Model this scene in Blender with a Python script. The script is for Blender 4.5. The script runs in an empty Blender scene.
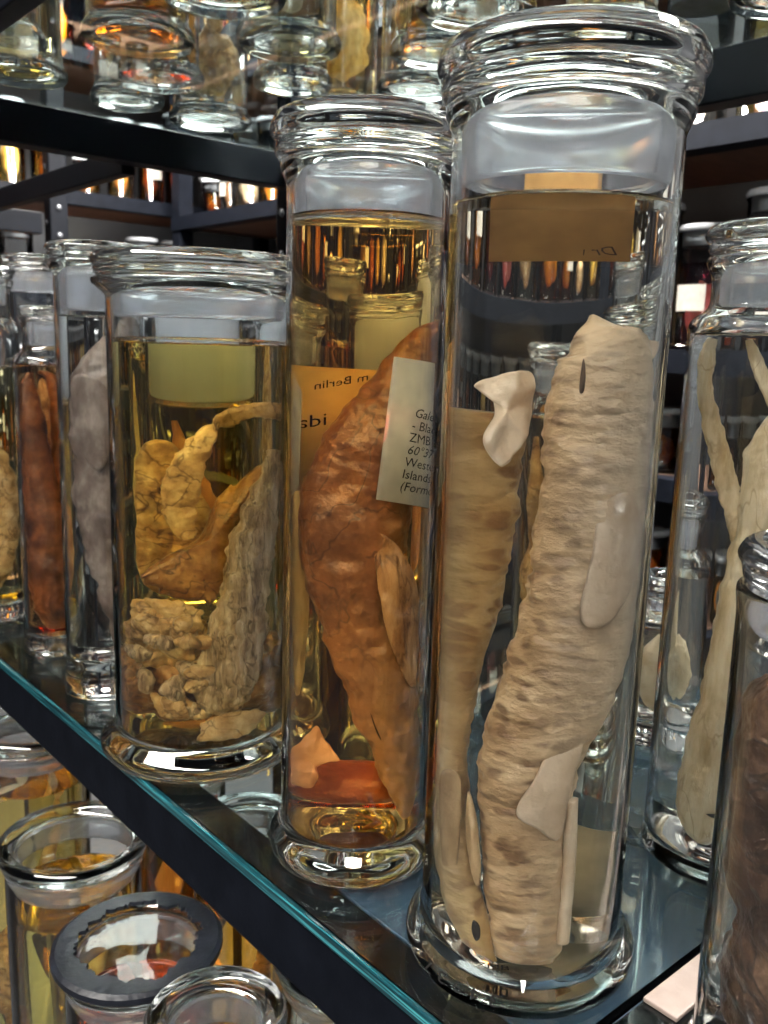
import bpy, bmesh, math, random
from mathutils import Vector, Matrix, noise

# ---------------------------------------------------------------- camera, world, lights, exposure
SC = bpy.context.scene
COL = SC.collection
SC.view_settings.view_transform = 'Standard'
SC.view_settings.look = 'None'
SC.view_settings.gamma = 1.0
SC.view_settings.use_curve_mapping = False
SC.view_settings.exposure = 0.88
cy = SC.cycles
cy.max_bounces = 22; cy.transmission_bounces = 22; cy.diffuse_bounces = 3; cy.glossy_bounces = 6
cy.transparent_max_bounces = 48; cy.volume_bounces = 0
cy.caustics_reflective = False; cy.caustics_refractive = True
cy.blur_glossy = 0.3; cy.sample_clamp_indirect = 5.0
cy.use_denoising = True

SHELF = 1.07                     # top of the middle glass shelf
UPPER = 1.70                     # top of the upper glass shelf
LOWER = 0.45                     # top of the lower glass shelf
FRONT, REAR, NEAR, FAR = 0.286, 0.86, 0.228, 1.24    # the rack bay
EYE = Vector((0, 0, 1.405))
HEAD, PITCH, ROLL = math.radians(41), math.radians(10.5), math.radians(1.7)
fwd = Vector((math.sin(HEAD)*math.cos(PITCH), math.cos(HEAD)*math.cos(PITCH), -math.sin(PITCH)))
SIDE = Vector((math.cos(HEAD), -math.sin(HEAD), 0)); DEEP = Vector((math.sin(HEAD), math.cos(HEAD), 0)); up0 = SIDE.cross(fwd)
right = SIDE*math.cos(ROLL) + up0*math.sin(ROLL); up = up0*math.cos(ROLL) - SIDE*math.sin(ROLL)
cam = bpy.data.objects.new('camera', bpy.data.cameras.new('camera')); COL.objects.link(cam)
cam.matrix_world = Matrix(((right.x, up.x, -fwd.x, EYE.x), (right.y, up.y, -fwd.y, EYE.y), (right.z, up.z, -fwd.z, EYE.z), (0, 0, 0, 1)))
cam.data.sensor_fit = 'HORIZONTAL'; cam.data.sensor_width = 36.0; cam.data.lens = 36.0*900/768
cam.data.clip_start = 0.02
cam.data.dof.use_dof = True; cam.data.dof.focus_distance = 0.50; cam.data.dof.aperture_fstop = 20.0
SC.camera = cam

world = bpy.data.worlds.new('world'); SC.world = world; world.use_nodes = True
world.node_tree.nodes['Background'].inputs[0].default_value = (0.86, 0.90, 1.0, 1)
world.node_tree.nodes['Background'].inputs[1].default_value = 0.05

def area(name, loc, size, energy, color=(1, .955, .885), rot=(0, 0, 0)):
    l = bpy.data.lights.new(name, 'AREA'); l.shape = 'RECTANGLE'; l.size, l.size_y = size; l.energy = energy; l.color = color
    o = bpy.data.objects.new(name, l); COL.objects.link(o); o.location = loc; o.rotation_euler = rot
    return o
LAMPS = [((-0.85, -0.10, 2.50), (0.70, 2.6), 230), ((1.18, 1.2, 2.55), (0.40, 3.2), 520)]
for p_, s_, e_ in LAMPS: area('ceiling_lamp_light', p_, s_, e_)
# ---------------------------------------------------------------- helpers
def mat(name):
    m = bpy.data.materials.new(name); m.use_nodes = True
    nt = m.node_tree; nt.nodes.clear()
    out = nt.nodes.new('ShaderNodeOutputMaterial')
    return m, nt, out
def N(nt, kind, **kw):
    n = nt.nodes.new('ShaderNode' + kind)
    for k, v in kw.items():
        if k in n.inputs.keys(): n.inputs[k].default_value = v
        else: setattr(n, k, v)
    return n
def ln(nt, a, ao, b, bi): nt.links.new(a.outputs[ao], b.inputs[bi])

def glass_mat(name, color=(1, 1, 1), rough=0.0, ior=1.48, bump=0.0, scale=30):
    m, nt, out = mat(name)
    g = N(nt, 'BsdfGlass', Color=(*color, 1), Roughness=rough, IOR=ior)
    if bump:
        tc = N(nt, 'TexCoord'); nz = N(nt, 'TexNoise', Scale=scale, Detail=2.0); ln(nt, tc, 'Object', nz, 'Vector')
        b = N(nt, 'Bump', Strength=bump, Distance=0.002); ln(nt, nz, 'Fac', b, 'Height'); ln(nt, b, 'Normal', g, 'Normal')
    ln(nt, g, 0, out, 'Surface')
    return m
def thin_glass(name, color=(1, 1, 1), gloss=1.0):
    m, nt, out = mat(name)
    t = N(nt, 'BsdfTransparent', Color=(*color, 1)); g = N(nt, 'BsdfGlossy', Roughness=0.02)
    lw = N(nt, 'Fresnel', IOR=1.45); mx = N(nt, 'MixShader')
    ln(nt, lw, 0, mx, 0); ln(nt, t, 0, mx, 1); ln(nt, g, 0, mx, 2); ln(nt, mx, 0, out, 'Surface')
    return m
def liquid_mat(name, color, density, ior=1.36):
    m, nt, out = mat(name)
    g = N(nt, 'BsdfGlass', Color=(1, 1, 1, 1), Roughness=0.0, IOR=ior)
    ln(nt, g, 0, out, 'Surface')
    v = N(nt, 'VolumeAbsorption', Color=(*color, 1), Density=density); ln(nt, v, 0, out, 'Volume')
    return m

def mesh_obj(name, verts, faces, material=None, parent=None, smooth=True, loc=None):
    me = bpy.data.meshes.new(name); me.from_pydata([tuple(v) for v in verts], [], faces); me.update()
    if smooth: me.polygons.foreach_set('use_smooth', [True]*len(me.polygons))
    if material is not None: me.materials.append(material)
    o = bpy.data.objects.new(name, me); COL.objects.link(o)
    if parent is not None: o.parent = parent
    if loc is not None: o.location = loc
    return o
def empty(name, loc=(0, 0, 0), rz=0.0, label=None, cat=None, group=None):
    o = bpy.data.objects.new(name, None); COL.objects.link(o); o.location = loc; o.rotation_euler = (0, 0, rz)
    o.empty_display_size = 0.02
    tag(o, label, cat, group); return o
def tag(o, label=None, cat=None, group=None, kind=None):
    if label: o['label'] = label
    if cat: o['category'] = cat
    if group: o['group'] = group
    if kind: o['kind'] = kind
    return o

def lathe_data(profile, seg=56, closed=True):
    """profile: list of (r, z), a closed loop for shells (closed) or from axis to axis."""
    verts, faces, rings = [], [], []
    for r, z in profile:
        if r < 1e-6:
            rings.append([len(verts)]); verts.append((0, 0, z))
        else:
            rings.append(list(range(len(verts), len(verts)+seg)))
            verts += [(r*math.cos(2*math.pi*k/seg), r*math.sin(2*math.pi*k/seg), z) for k in range(seg)]
    n = len(rings)
    for i in range(n if closed else n-1):
        a, b = rings[i], rings[(i+1) % n]
        if len(a) == 1 and len(b) == 1: continue
        for k in range(seg):
            k2 = (k+1) % seg
            if len(a) == 1: faces.append((a[0], b[k2], b[k]))
            elif len(b) == 1: faces.append((a[k], a[k2], b[0]))
            else: faces.append((a[k], a[k2], b[k2], b[k]))
    return verts, faces
def fillet(profile, fr=None, steps=4):
    """round interior corners: entries (r, z) or (r, z, radius)"""
    out = []; n = len(profile)
    for i, q in enumerate(profile):
        rad = q[2] if len(q) > 2 else 0
        if rad <= 0 or i == 0 or i == n-1: out.append((q[0], q[1])); continue
        p = Vector(q[:2]); a = Vector(profile[i-1][:2])-p; b = Vector(profile[i+1][:2])-p
        la, lb = a.length, b.length; d = min(rad, la*.49, lb*.49); a.normalize(); b.normalize()
        p0, p1 = p+a*d, p+b*d
        for k in range(steps+1):
            t = k/steps; c = p0*(1-t)**2 + p*2*t*(1-t) + p1*t*t; out.append((c.x, c.y))
    return out
def lathe(name, profile, material, parent=None, seg=56, loc=None, closed=False):
    v, f = lathe_data(fillet(profile), seg, closed)
    # orient outward
    o = mesh_obj(name, v, f, material, parent, True, loc)
    bm = bmesh.new(); bm.from_mesh(o.data); bmesh.ops.recalc_face_normals(bm, faces=bm.faces[:]); bm.to_mesh(o.data); bm.free()
    o.data.polygons.foreach_set('use_smooth', [True]*len(o.data.polygons))
    o.data.set_sharp_from_angle(angle=math.radians(38))
    return o

def catmull(pts, t):
    n = len(pts)-1; x = min(max(t, 0), 1)*n; i = min(int(x), n-1); u = x-i
    p0, p1, p2, p3 = pts[max(i-1, 0)], pts[i], pts[i+1], pts[min(i+2, n)]
    return [0.5*((2*b)+(-a+c)*u+(2*a-5*b+4*c-d)*u*u+(-a+3*b-3*c+d)*u*u*u) for a, b, c, d in zip(p0, p1, p2, p3)]
def loft(name, spine, material, parent=None, rings=60, seg=28, wob=0.0, wfreq=60, wrinkle=0.0, wrfreq=160, seed=0, flat_dir=None, loc=None):
    """spine: (x, y, z, ra, rb); ra lies across flat_dir (default: seen from the camera, sideways), rb in depth"""
    side0 = Vector(flat_dir) if flat_dir else SIDE
    verts, faces = [], []
    cs = [catmull(spine, i/(rings-1)) for i in range(rings)]
    off = Vector((seed*7.31, seed*3.17, seed*1.7))
    for i, c in enumerate(cs):
        a, b = cs[max(i-1, 0)], cs[min(i+1, rings-1)]
        tan = (Vector(b[:3])-Vector(a[:3])).normalized()
        e1 = (side0 - tan*side0.dot(tan)).normalized(); e2 = tan.cross(e1)
        for k in range(seg):
            th = 2*math.pi*k/seg
            d = e1*math.cos(th)*max(c[3], 1e-5) + e2*math.sin(th)*max(c[4], 1e-5)
            p = Vector(c[:3]) + d
            if wob or wrinkle:
                dn = d.normalized()
                w = wob*(noise.noise(p*wfreq+off) + .5*noise.noise(p*wfreq*2.1+off) + .3*noise.noise(p*wfreq*4.3+off))
                q = Vector((p.dot(e1)*wrfreq*.25, p.dot(e2)*wrfreq*.25, p.dot(tan)*wrfreq))
                w += wrinkle*(.5-1.6*abs(noise.noise(q+off)))*(.35+.65*max(0, .5+noise.noise(p*28+off*2)))
                p = p + dn*w*min(1, max(c[3], c[4])/.008)
            verts.append(p)
    for i in range(rings-1):
        for k in range(seg):
            faces.append((i*seg+k, i*seg+(k+1) % seg, (i+1)*seg+(k+1) % seg, (i+1)*seg+k))
    faces.append(tuple(range(seg))[::-1]); faces.append(tuple((rings-1)*seg+k for k in range(seg)))
    return mesh_obj(name, verts, faces, material, parent, True, loc)

def box(name, a, b, material, parent=None, bevel=0.0):
    v = [(x, y, z) for x in (a[0], b[0]) for y in (a[1], b[1]) for z in (a[2], b[2])]
    f = [(0, 1, 3, 2), (4, 6, 7, 5), (0, 4, 5, 1), (2, 3, 7, 6), (0, 2, 6, 4), (1, 5, 7, 3)]
    o = mesh_obj(name, v, f, material, parent, smooth=False)
    if bevel:
        bm = bmesh.new(); bm.from_mesh(o.data)
        bmesh.ops.bevel(bm, geom=bm.edges[:], offset=bevel, segments=2, affect='EDGES', profile=.5); bm.to_mesh(o.data); bm.free()
    return o
def loc_of(a, b, z): return SIDE*a + DEEP*b + Vector((0, 0, z))
def resample(pts, n, closed=True):
    out = []
    m = len(pts)
    for i in range(n):
        x = i/n*m; k = int(x); u = x-k
        p0, p1, p2, p3 = pts[(k-1) % m], pts[k % m], pts[(k+1) % m], pts[(k+2) % m]
        out.append(Vector([0.5*((2*b)+(-a+c)*u+(2*a-5*b+4*c-d)*u*u+(-a+3*b-3*c+d)*u*u*u) for a, b, c, d in zip(p0, p1, p2, p3)]))
    return out
def sheet(name, outline, material, parent=None, thick=0.002, bulge=0.0, wob=0.001, wfreq=70, n=44, seed=0, loc=None, ragged=0.0):
    """a soft flap: outline of (a, b, z) points, thick in the middle and thin at its rim"""
    pts = [loc_of(*p) for p in outline]
    rim = resample(pts, n)
    c = sum(rim, Vector())/n
    nor = Vector()
    for i in range(n): nor += (rim[i]-c).cross(rim[(i+1) % n]-c)
    nor.normalize()
    if nor.dot(DEEP) > 0: nor = -nor
    off = Vector((seed*5.1, seed*2.3, seed*9.7))
    levels = [1.0, .93, .8, .6, .38, .18]
    verts, faces = [], []
    def put(side):
        base = len(verts)
        for s in levels:
            for i in range(n):
                p = c + (rim[i]-c)*s
                if ragged and s > .9: p = c + (rim[i]-c)*(s + ragged*noise.noise(rim[i]*220+off))
                t = thick*.5*(.25+.75*(1-s*s)**.5)
                w = wob*noise.noise(p*wfreq+off) + bulge*(1-s*s)
                verts.append(p + nor*(side*t + w))
        verts.append(c + nor*(side*thick*.5 + bulge + wob*noise.noise(c*wfreq+off)))
        return base
    for side in (1, -1):
        b0 = put(side)
        for l in range(len(levels)-1):
            for i in range(n):
                q = (b0+l*n+i, b0+l*n+(i+1) % n, b0+(l+1)*n+(i+1) % n, b0+(l+1)*n+i)
                faces.append(q if side > 0 else q[::-1])
        last = b0+(len(levels)-1)*n; cen = b0+len(levels)*n
        for i in range(n):
            q = (last+i, last+(i+1) % n, cen); faces.append(q if side > 0 else q[::-1])
    h = len(levels)*n+1
    for i in range(n): faces.append((i, h+i, h+(i+1) % n, (i+1) % n))
    return mesh_obj(name, verts, faces, material, parent, True, loc)
def blob(name, center, radii, material, parent=None, rough=.35, freq=45, seed=0, sub=4, loc=None, ridge=.5):
    bm = bmesh.new(); bmesh.ops.create_icosphere(bm, subdivisions=sub, radius=1.0)
    off = Vector((seed*3.3, seed*8.1, seed*1.9)); c = loc_of(*center)
    for v in bm.verts:
        d = v.co.copy(); p = SIDE*(d.x*radii[0]) + DEEP*(d.y*radii[1]) + Vector((0, 0, d.z*radii[2]))
        w = noise.noise(p*freq+off) + .5*noise.noise(p*freq*2.3+off) + ridge*(1-2*abs(noise.noise(p*freq*1.4+off*2))) - ridge*.5
        v.co = c + p*(1+rough*w)
    me = bpy.data.meshes.new(name); bm.to_mesh(me); bm.free()
    me.polygons.foreach_set('use_smooth', [True]*len(me.polygons)); me.materials.append(material)
    o = bpy.data.objects.new(name, me); COL.objects.link(o); o.parent = parent
    if loc is not None: o.location = loc
    return o
def tube(name, pts, radius, material, parent=None, loc=None, seg=10, rings=30):
    return loft(name, [(*loc_of(*p), radius, radius) for p in pts], material, parent, rings=rings, seg=seg, loc=loc)

# ---------------------------------------------------------------- materials
def surface(name, colors, rough=.45, scale=40, bump=.3, bscale=160, detail=5, spec=.5, metal=0.0, spots=None, stretch=None, bdist=.003, tint=None, crease_shade=None):
    m, nt, out = mat(name)
    b = N(nt, 'BsdfPrincipled'); b.inputs['Roughness'].default_value = rough; b.inputs['Metallic'].default_value = metal
    b.inputs['Specular IOR Level'].default_value = spec
    tc = N(nt, 'TexCoord'); mp = N(nt, 'Mapping')
    if stretch: mp.inputs['Scale'].default_value = stretch
    ln(nt, tc, 'Object', mp, 'Vector')
    nz = N(nt, 'TexNoise', Scale=scale, Detail=detail, Roughness=.6); ln(nt, mp, 0, nz, 'Vector')
    cr = N(nt, 'ValToRGB'); ln(nt, nz, 'Fac', cr, 'Fac')
    el = cr.color_ramp.elements
    n = len(colors)
    el[0].position, el[0].color = .30, (*colors[0], 1); el[1].position, el[1].color = .70, (*colors[-1], 1)
    for i in range(1, n-1):
        e = el.new(.30+.40*i/(n-1)); e.color = (*colors[i], 1)
    src, so = cr, 'Color'
    if spots:
        col, sc, thr, dist = spots
        wn = N(nt, 'TexNoise', Scale=sc*.9, Detail=1.0); ln(nt, mp, 0, wn, 'Vector')
        ad = N(nt, 'VectorMath', operation='SCALE'); ad.inputs['Scale'].default_value = dist; ln(nt, wn, 'Color', ad, 0)
        a2 = N(nt, 'VectorMath', operation='ADD'); ln(nt, mp, 0, a2, 0); ln(nt, ad, 0, a2, 1)
        vo = N(nt, 'TexVoronoi', Scale=sc); ln(nt, a2, 0, vo, 'Vector')
        rp = N(nt, 'ValToRGB'); ln(nt, vo, 'Distance', rp, 'Fac')
        rp.color_ramp.elements[0].position = thr*.55; rp.color_ramp.elements[0].color = (.75, .75, .75, 1)
        rp.color_ramp.elements[1].position = thr; rp.color_ramp.elements[1].color = (0, 0, 0, 1)
        mx = N(nt, 'MixRGB'); ln(nt, rp, 'Color', mx, 'Fac'); ln(nt, cr, 'Color', mx, 1); mx.inputs[2].default_value = (*col, 1)
        src, so = mx, 'Color'
    if crease_shade:                                        # crease shade put into the skin colour as dark noise lines
        vc, vs, vw = crease_shade
        vn = N(nt, 'TexNoise', Scale=vs, Detail=3.0, Distortion=.6); ln(nt, mp, 0, vn, 'Vector')
        sb = N(nt, 'Math', operation='SUBTRACT'); ln(nt, vn, 'Fac', sb, 0); sb.inputs[1].default_value = .5
        ab = N(nt, 'Math', operation='ABSOLUTE'); ln(nt, sb, 0, ab, 0)
        mr = N(nt, 'MapRange'); mr.inputs['From Max'].default_value = vw; mr.inputs['To Min'].default_value = .8; mr.inputs['To Max'].default_value = 0.0; ln(nt, ab, 0, mr, 'Value')
        mv = N(nt, 'MixRGB'); ln(nt, mr, 0, mv, 'Fac'); ln(nt, src, so, mv, 1); mv.inputs[2].default_value = (*vc, 1)
        src, so = mv, 'Color'
    if tint:                                         # pigment and painted shading that change along the animal: direction, from, to, colour, amount
        td, t0, t1, tcol, tam = tint
        dp = N(nt, 'VectorMath', operation='DOT_PRODUCT'); ln(nt, tc, 'Object', dp, 0); dp.inputs[1].default_value = td
        mr = N(nt, 'MapRange'); mr.inputs['From Min'].default_value = t0; mr.inputs['From Max'].default_value = t1; mr.inputs['To Max'].default_value = tam; ln(nt, dp, 'Value', mr, 'Value')
        mt_ = N(nt, 'MixRGB'); ln(nt, mr, 0, mt_, 'Fac'); ln(nt, src, so, mt_, 1); mt_.inputs[2].default_value = (*tcol, 1)
        src, so = mt_, 'Color'
    ln(nt, src, so, b, 'Base Color')
    if bump:
        n2 = N(nt, 'TexNoise', Scale=bscale, Detail=4.0); ln(nt, mp, 0, n2, 'Vector')
        bp = N(nt, 'Bump', Strength=bump, Distance=bdist); ln(nt, n2, 'Fac', bp, 'Height'); ln(nt, bp, 'Normal', b, 'Normal')
    ln(nt, b, 0, out, 'Surface')
    return m
def frosted_mat(name, white=.35, rough=.35):
    m, nt, out = mat(name)
    g = N(nt, 'BsdfGlass', Color=(.96, .97, 1, 1), Roughness=rough, IOR=1.3); d = N(nt, 'BsdfDiffuse', Color=(.80, .82, .88, 1)); t = N(nt, 'BsdfTranslucent', Color=(.85, .87, .92, 1))
    m1 = N(nt, 'MixShader', Fac=.5); ln(nt, d, 0, m1, 1); ln(nt, t, 0, m1, 2)
    tc = N(nt, 'TexCoord'); nz = N(nt, 'TexNoise', Scale=60.0, Detail=4.0); ln(nt, tc, 'Object', nz, 'Vector')
    mr = N(nt, 'MapRange'); mr.inputs['To Min'].default_value = white*.6; mr.inputs['To Max'].default_value = white*1.4; ln(nt, nz, 'Fac', mr, 'Value')
    m2 = N(nt, 'MixShader'); ln(nt, mr, 0, m2, 0); ln(nt, g, 0, m2, 1); ln(nt, m1, 0, m2, 2); ln(nt, m2, 0, out, 'Surface')
    return m
def paper_mat(name, color, through=.35):
    m, nt, out = mat(name)
    d = N(nt, 'BsdfDiffuse'); t = N(nt, 'BsdfTranslucent'); mx = N(nt, 'MixShader', Fac=through)
    tc = N(nt, 'TexCoord'); nz = N(nt, 'TexNoise', Scale=90.0, Detail=6.0); ln(nt, tc, 'Object', nz, 'Vector')
    cr = N(nt, 'ValToRGB'); ln(nt, nz, 'Fac', cr, 'Fac')
    cr.color_ramp.elements[0].position = .3; cr.color_ramp.elements[0].color = (*[c*.8 for c in color], 1)
    cr.color_ramp.elements[1].position = .65; cr.color_ramp.elements[1].color = (*color, 1)
    ln(nt, cr, 0, d, 'Color'); ln(nt, cr, 0, t, 'Color'); ln(nt, d, 0, mx, 1); ln(nt, t, 0, mx, 2); ln(nt, mx, 0, out, 'Surface')
    return m
def tinted(name, color, fac=.06):
    m, nt, out = mat(name)
    t = N(nt, 'BsdfTransparent', Color=(*color, 1)); g = N(nt, 'BsdfGlossy', Roughness=.05); mx = N(nt, 'MixShader', Fac=fac)
    ln(nt, t, 0, mx, 1); ln(nt, g, 0, mx, 2); ln(nt, mx, 0, out, 'Surface'); return m
def emit(name, color, s):
    m, nt, out = mat(name); e = N(nt, 'Emission', Color=(*color, 1), Strength=s); ln(nt, e, 0, out, 'Surface'); return m

GLASS = glass_mat('clear_jar_glass', (.975, .985, .985), bump=.12, scale=18)
SHELF_GLASS = glass_mat('shelf_glass', (.90, .97, .97))
FROST = frosted_mat('ground_glass', .13, .14)
F_CLEAR = liquid_mat('clear_spirit', (.98, .90, .68), 5.0)
F_PALE = liquid_mat('pale_spirit', (.975, .935, .83), 3.0)
F_STRAW = liquid_mat('straw_yellow_spirit', (.985, .87, .28), 17.0)
F_AMBER = liquid_mat('amber_spirit', (.99, .74, .07), 24.0)
F_BROWN = liquid_mat('orange_spirit', (.965, .66, .13), 32.0)
SD = tuple(SIDE)
SHARK = surface('cream_shark_skin', [(.23, .125, .05), (.43, .275, .14), (.60, .43, .255)], rough=.35, scale=30, bump=.9, bscale=120, stretch=(.8, .8, 1.6), spots=((.13, .055, .016), 78, .50, .022), tint=(SD, -.008, .036, (.74, .60, .44), .85))  # tint: pale belly side, with the left side's shade also put into the colour
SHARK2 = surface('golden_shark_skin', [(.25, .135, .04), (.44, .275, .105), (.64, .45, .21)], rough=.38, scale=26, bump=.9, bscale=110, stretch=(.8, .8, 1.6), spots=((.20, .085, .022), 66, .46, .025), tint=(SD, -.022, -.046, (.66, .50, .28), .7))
FINMAT = surface('pale_fin_skin', [(.54, .39, .26), (.78, .64, .49)], rough=.3, scale=40, bump=.6, bscale=140)
FINTAN = surface('tan_shark_fin', [(.30, .18, .075), (.52, .36, .19)], rough=.35, scale=40, bump=.6, bscale=120)
DARKSHARK = surface('brown_shark_skin', [(.07, .024, .008), (.145, .055, .018), (.26, .11, .04)], rough=.35, scale=24, bump=1.0, bscale=90, crease_shade=((.05, .017, .006), 30, .018), tint=((0, 0, 1), .20, .06, (.40, .225, .12), .8))  # tint: belly pigment plus thinner amber before the head, put into the colour
REDBROWN = surface('red_brown_skin', [(.16, .035, .010), (.32, .085, .025)], rough=.4, scale=40, bump=.6)
ORANGEFLAP = surface('orange_skin', [(.50, .19, .05), (.66, .32, .12)], rough=.4, scale=40, bump=.5)
GUT = surface('tan_tissue', [(.22, .11, .04), (.46, .28, .13), (.70, .51, .30)], rough=.35, scale=60, bump=1.0, bscale=110, crease_shade=((.10, .045, .015), 38, .022), bdist=.005)
GUTDARK = surface('dark_brown_tissue', [(.09, .035, .012), (.22, .095, .03), (.42, .22, .09)], rough=.35, scale=40, bump=1.0, bscale=100, crease_shade=((.05, .02, .008), 30, .02), bdist=.005)
TRUNK = surface('grey_tan_tissue', [(.16, .095, .055), (.44, .30, .19), (.74, .58, .42)], rough=.4, scale=60, bump=1.0, bscale=120, stretch=(2.2, 2.2, .45), crease_shade=((.09, .055, .03), 40, .03), bdist=.006)
GREYFISH = surface('grey_fish_skin', [(.085, .058, .045), (.20, .148, .118), (.44, .36, .30)], rough=.25, scale=26, bump=.8, bscale=90, stretch=(1.3, 1.3, .7))
BROWNFISH = surface('dark_brown_fish_skin', [(.03, .010, .004), (.10, .032, .009), (.24, .09, .025)], rough=.35, scale=30, bump=.8)
TAILFISH = surface('ivory_fish_skin', [(.44, .29, .13), (.70, .54, .33), (.86, .75, .55)], rough=.35, scale=40, bump=.9, bscale=130, stretch=(1.8, 1.8, .45), crease_shade=((.44, .30, .16), 24, .012))
CHOCO = surface('chocolate_skin', [(.018, .009, .005), (.085, .043, .023), (.30, .17, .10)], rough=.35, scale=28, bump=1.0, bscale=80, crease_shade=((.02, .010, .006), 20, .02), bdist=.005)
PALE = surface('pale_specimen_skin', [(.50, .36, .20), (.78, .65, .46)], rough=.45, scale=40, bump=.7)
SLIT = surface('brown_slit', [(.06, .035, .02), (.14, .08, .045)], rough=.4, bump=0)
EYE_M = surface('dark_eye', [(.01, .01, .012), (.03, .025, .02)], rough=.15, bump=0)
STEEL = surface('blue_black_steel', [(.0008, .0011, .0020), (.0016, .0021, .0036)], rough=.45, scale=30, bump=.05, spec=.05)
BOLT = surface('dull_bolt_metal', [(.03, .033, .04), (.06, .063, .07)], rough=.5, metal=.5, bump=0)
BOARD = surface('brown_shelf_board', [(.13, .07, .045), (.20, .115, .075)], rough=.6, scale=14, bump=.1, stretch=(1, 6, 6))
STRIP = surface('beige_strip_board', [(.075, .055, .046), (.10, .077, .066)], rough=.6, scale=60, bump=.2)
SHADEM = surface('under_glass_shade_blue', [(.018, .028, .045), (.03, .044, .066)], rough=.22, scale=16, bump=.1, bscale=60)  # shade and blue sheen below the glass, put into the colour
TEAL = surface('teal_glass_edge', [(.0004, .003, .004), (.002, .018, .023), (.02, .115, .13)], rough=.12, scale=40, bump=0, stretch=(8, .25, 14), spec=.8)  # teal is the glass's own; light streaks within it are put into the colour
WALLM = surface('dark_slate_wall', [(.010, .011, .014), (.018, .020, .024)], rough=.7, scale=5, bump=.1)
FLOORM = surface('grey_concrete_floor', [(.012, .012, .013), (.022, .022, .023)], rough=.5, scale=3, bump=.1, bscale=40)
PAPER = paper_mat('white_label_paper', (.92, .88, .80), .12)
TANPAPER = paper_mat('cream_label_paper', (.76, .66, .46))
BROWNPAPER = paper_mat('brown_label_paper', (.68, .41, .16))
INK = surface('black_ink', [(.003, .003, .0035), (.005, .005, .005)], rough=.7, bump=0, spec=.1)
INKGREY = surface('faded_ink', [(.10, .055, .025), (.13, .07, .03)], rough=.8, bump=0)
TAR = surface('black_lid_tar', [(.002, .0025, .004), (.005, .006, .009)], rough=.4, scale=70, bump=.3, bscale=120, spec=.2)
LAMP_ON = emit('lamp_diffuser', (1, .97, .92), 9.0)
LAMP_BODY = surface('white_lamp_housing', [(.7, .7, .7), (.8, .8, .8)], rough=.5, bump=0)

# ---------------------------------------------------------------- floor, rack, glass shelves
fl = box('floor', (-4, -4, -.05), (6, 7, 0), FLOORM); tag(fl, kind='structure')
for nm, a_, b_ in (('wall_rear', (2.30, -4, 0), (2.36, 7, 3.0)), ('wall_far', (-4, 3.75, 0), (2.30, 3.81, 3.0))):
    tag(box(nm, a_, b_, WALLM), kind='structure')
for (p_, s_, e_) in LAMPS:
    la = empty('ceiling_lamp', (p_[0], p_[1], p_[2]+.01), label='long white lamp over the %s' % ('aisle in front of the glass shelves' if p_[0] < 0 else 'aisle behind the glass shelves'), cat='lamp')
    box('housing', (-s_[0]/2-.03, -s_[1]/2-.03, 0), (s_[0]/2+.03, s_[1]/2+.03, .06), LAMP_BODY, la)

rack = empty('steel_rack', (0, 0, 0), label='blue-black steel rack frame that carries the glass shelves', cat='rack')
BAYS = [(-.80, NEAR-.004), (NEAR, FAR), (FAR+.004, 2.25)]
for i, y in enumerate((-.80, NEAR-.02, FAR, 2.25)):
    for x in (FRONT+.012, REAR):
        if i == 1: continue
        post = box('post', (x, y, 0), (x+.045, y+.04, 2.45), STEEL, rack, .003)
        if x == REAR and i >= 2:
            for k in range(14):
                z = 1.06+k*.065
                v, f = lathe_data([(0, 0), (.0065, 0), (.0065, .0025), (0, .0025)], 10)
                b = mesh_obj('bolt', [(q[0], -q[2], q[1]) for q in v], f, BOLT, post); b.location = (x+.022, y-.0005, z)
                b = mesh_obj('bolt', [(-q[2], q[0], q[1]) for q in v], f, BOLT, post); b.location = (x-.0005, y+.02, z+.03)
for lv, th in ((LOWER, .05), (SHELF, .05), (UPPER, .05)):
    for y0, y1 in BAYS:
        th_, w_ = (.013, .026) if lv == UPPER else (th, .036)
        box('front_beam', (FRONT+.004, y0, lv-.009-th_), (FRONT+w_, y1, lv-.009), STEEL, rack, .002)
        if not (y0 > FAR and lv == UPPER): box('rear_beam', (REAR-.03, y0, lv-.009-th), (REAR, y1, lv-.009), STEEL, rack, .002)
    for y in (FAR, 2.25): box('end_beam', (FRONT+.04, y-.03, lv-.009-th), (REAR-.03, y+.004, lv-.009), STEEL, rack, .002)
    box('end_beam', (FRONT+.04, NEAR-.03, lv-.009-th), (REAR-.03, NEAR-.002, lv-.009), STEEL, rack, .002)
box('centre_beam', (.58, FAR+.006, UPPER-.07), (.60, 2.2, UPPER-.035), STEEL, rack, .002)

def pane(lv, y0, y1, label):
    p = empty('glass_shelf', (FRONT, y0, lv), label=label, cat='shelf')
    box('pane', (.0042, 0, -.008), (REAR-FRONT, y1-y0, 0), SHELF_GLASS, p)
    box('polished_edge', (0, 0, -.008), (.004, y1-y0, 0), TEAL, p, .0012)
    return p
pane(SHELF, NEAR, FAR-.002, 'clear glass shelf with a teal front edge under the row of tall jars')
pane(SHELF, -.75, NEAR-.006, 'clear glass shelf under the chocolate brown specimen jar')
pane(UPPER, NEAR, FAR-.002, 'clear glass shelf overhead, seen from beneath with jar bottoms on it')
pane(LOWER, NEAR, FAR-.002, 'clear glass shelf low down under the jars whose lids show')
shade_sheet = box('under_glass_shade', (FRONT+.037, NEAR, SHELF-.0135), (REAR-.032, NEAR+.215, SHELF-.0095), SHADEM, None, .001)  # added sheet in place of the shade and bluish sheen under the pane
tag(shade_sheet, 'added dark sheet standing for shade under the glass beside the spotted shark jar', 'sheet')
st = box('shelf_strip', (.383, NEAR-.026, SHELF), (.74, NEAR-.006, SHELF+.003), STRIP, None, .0008)
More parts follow.
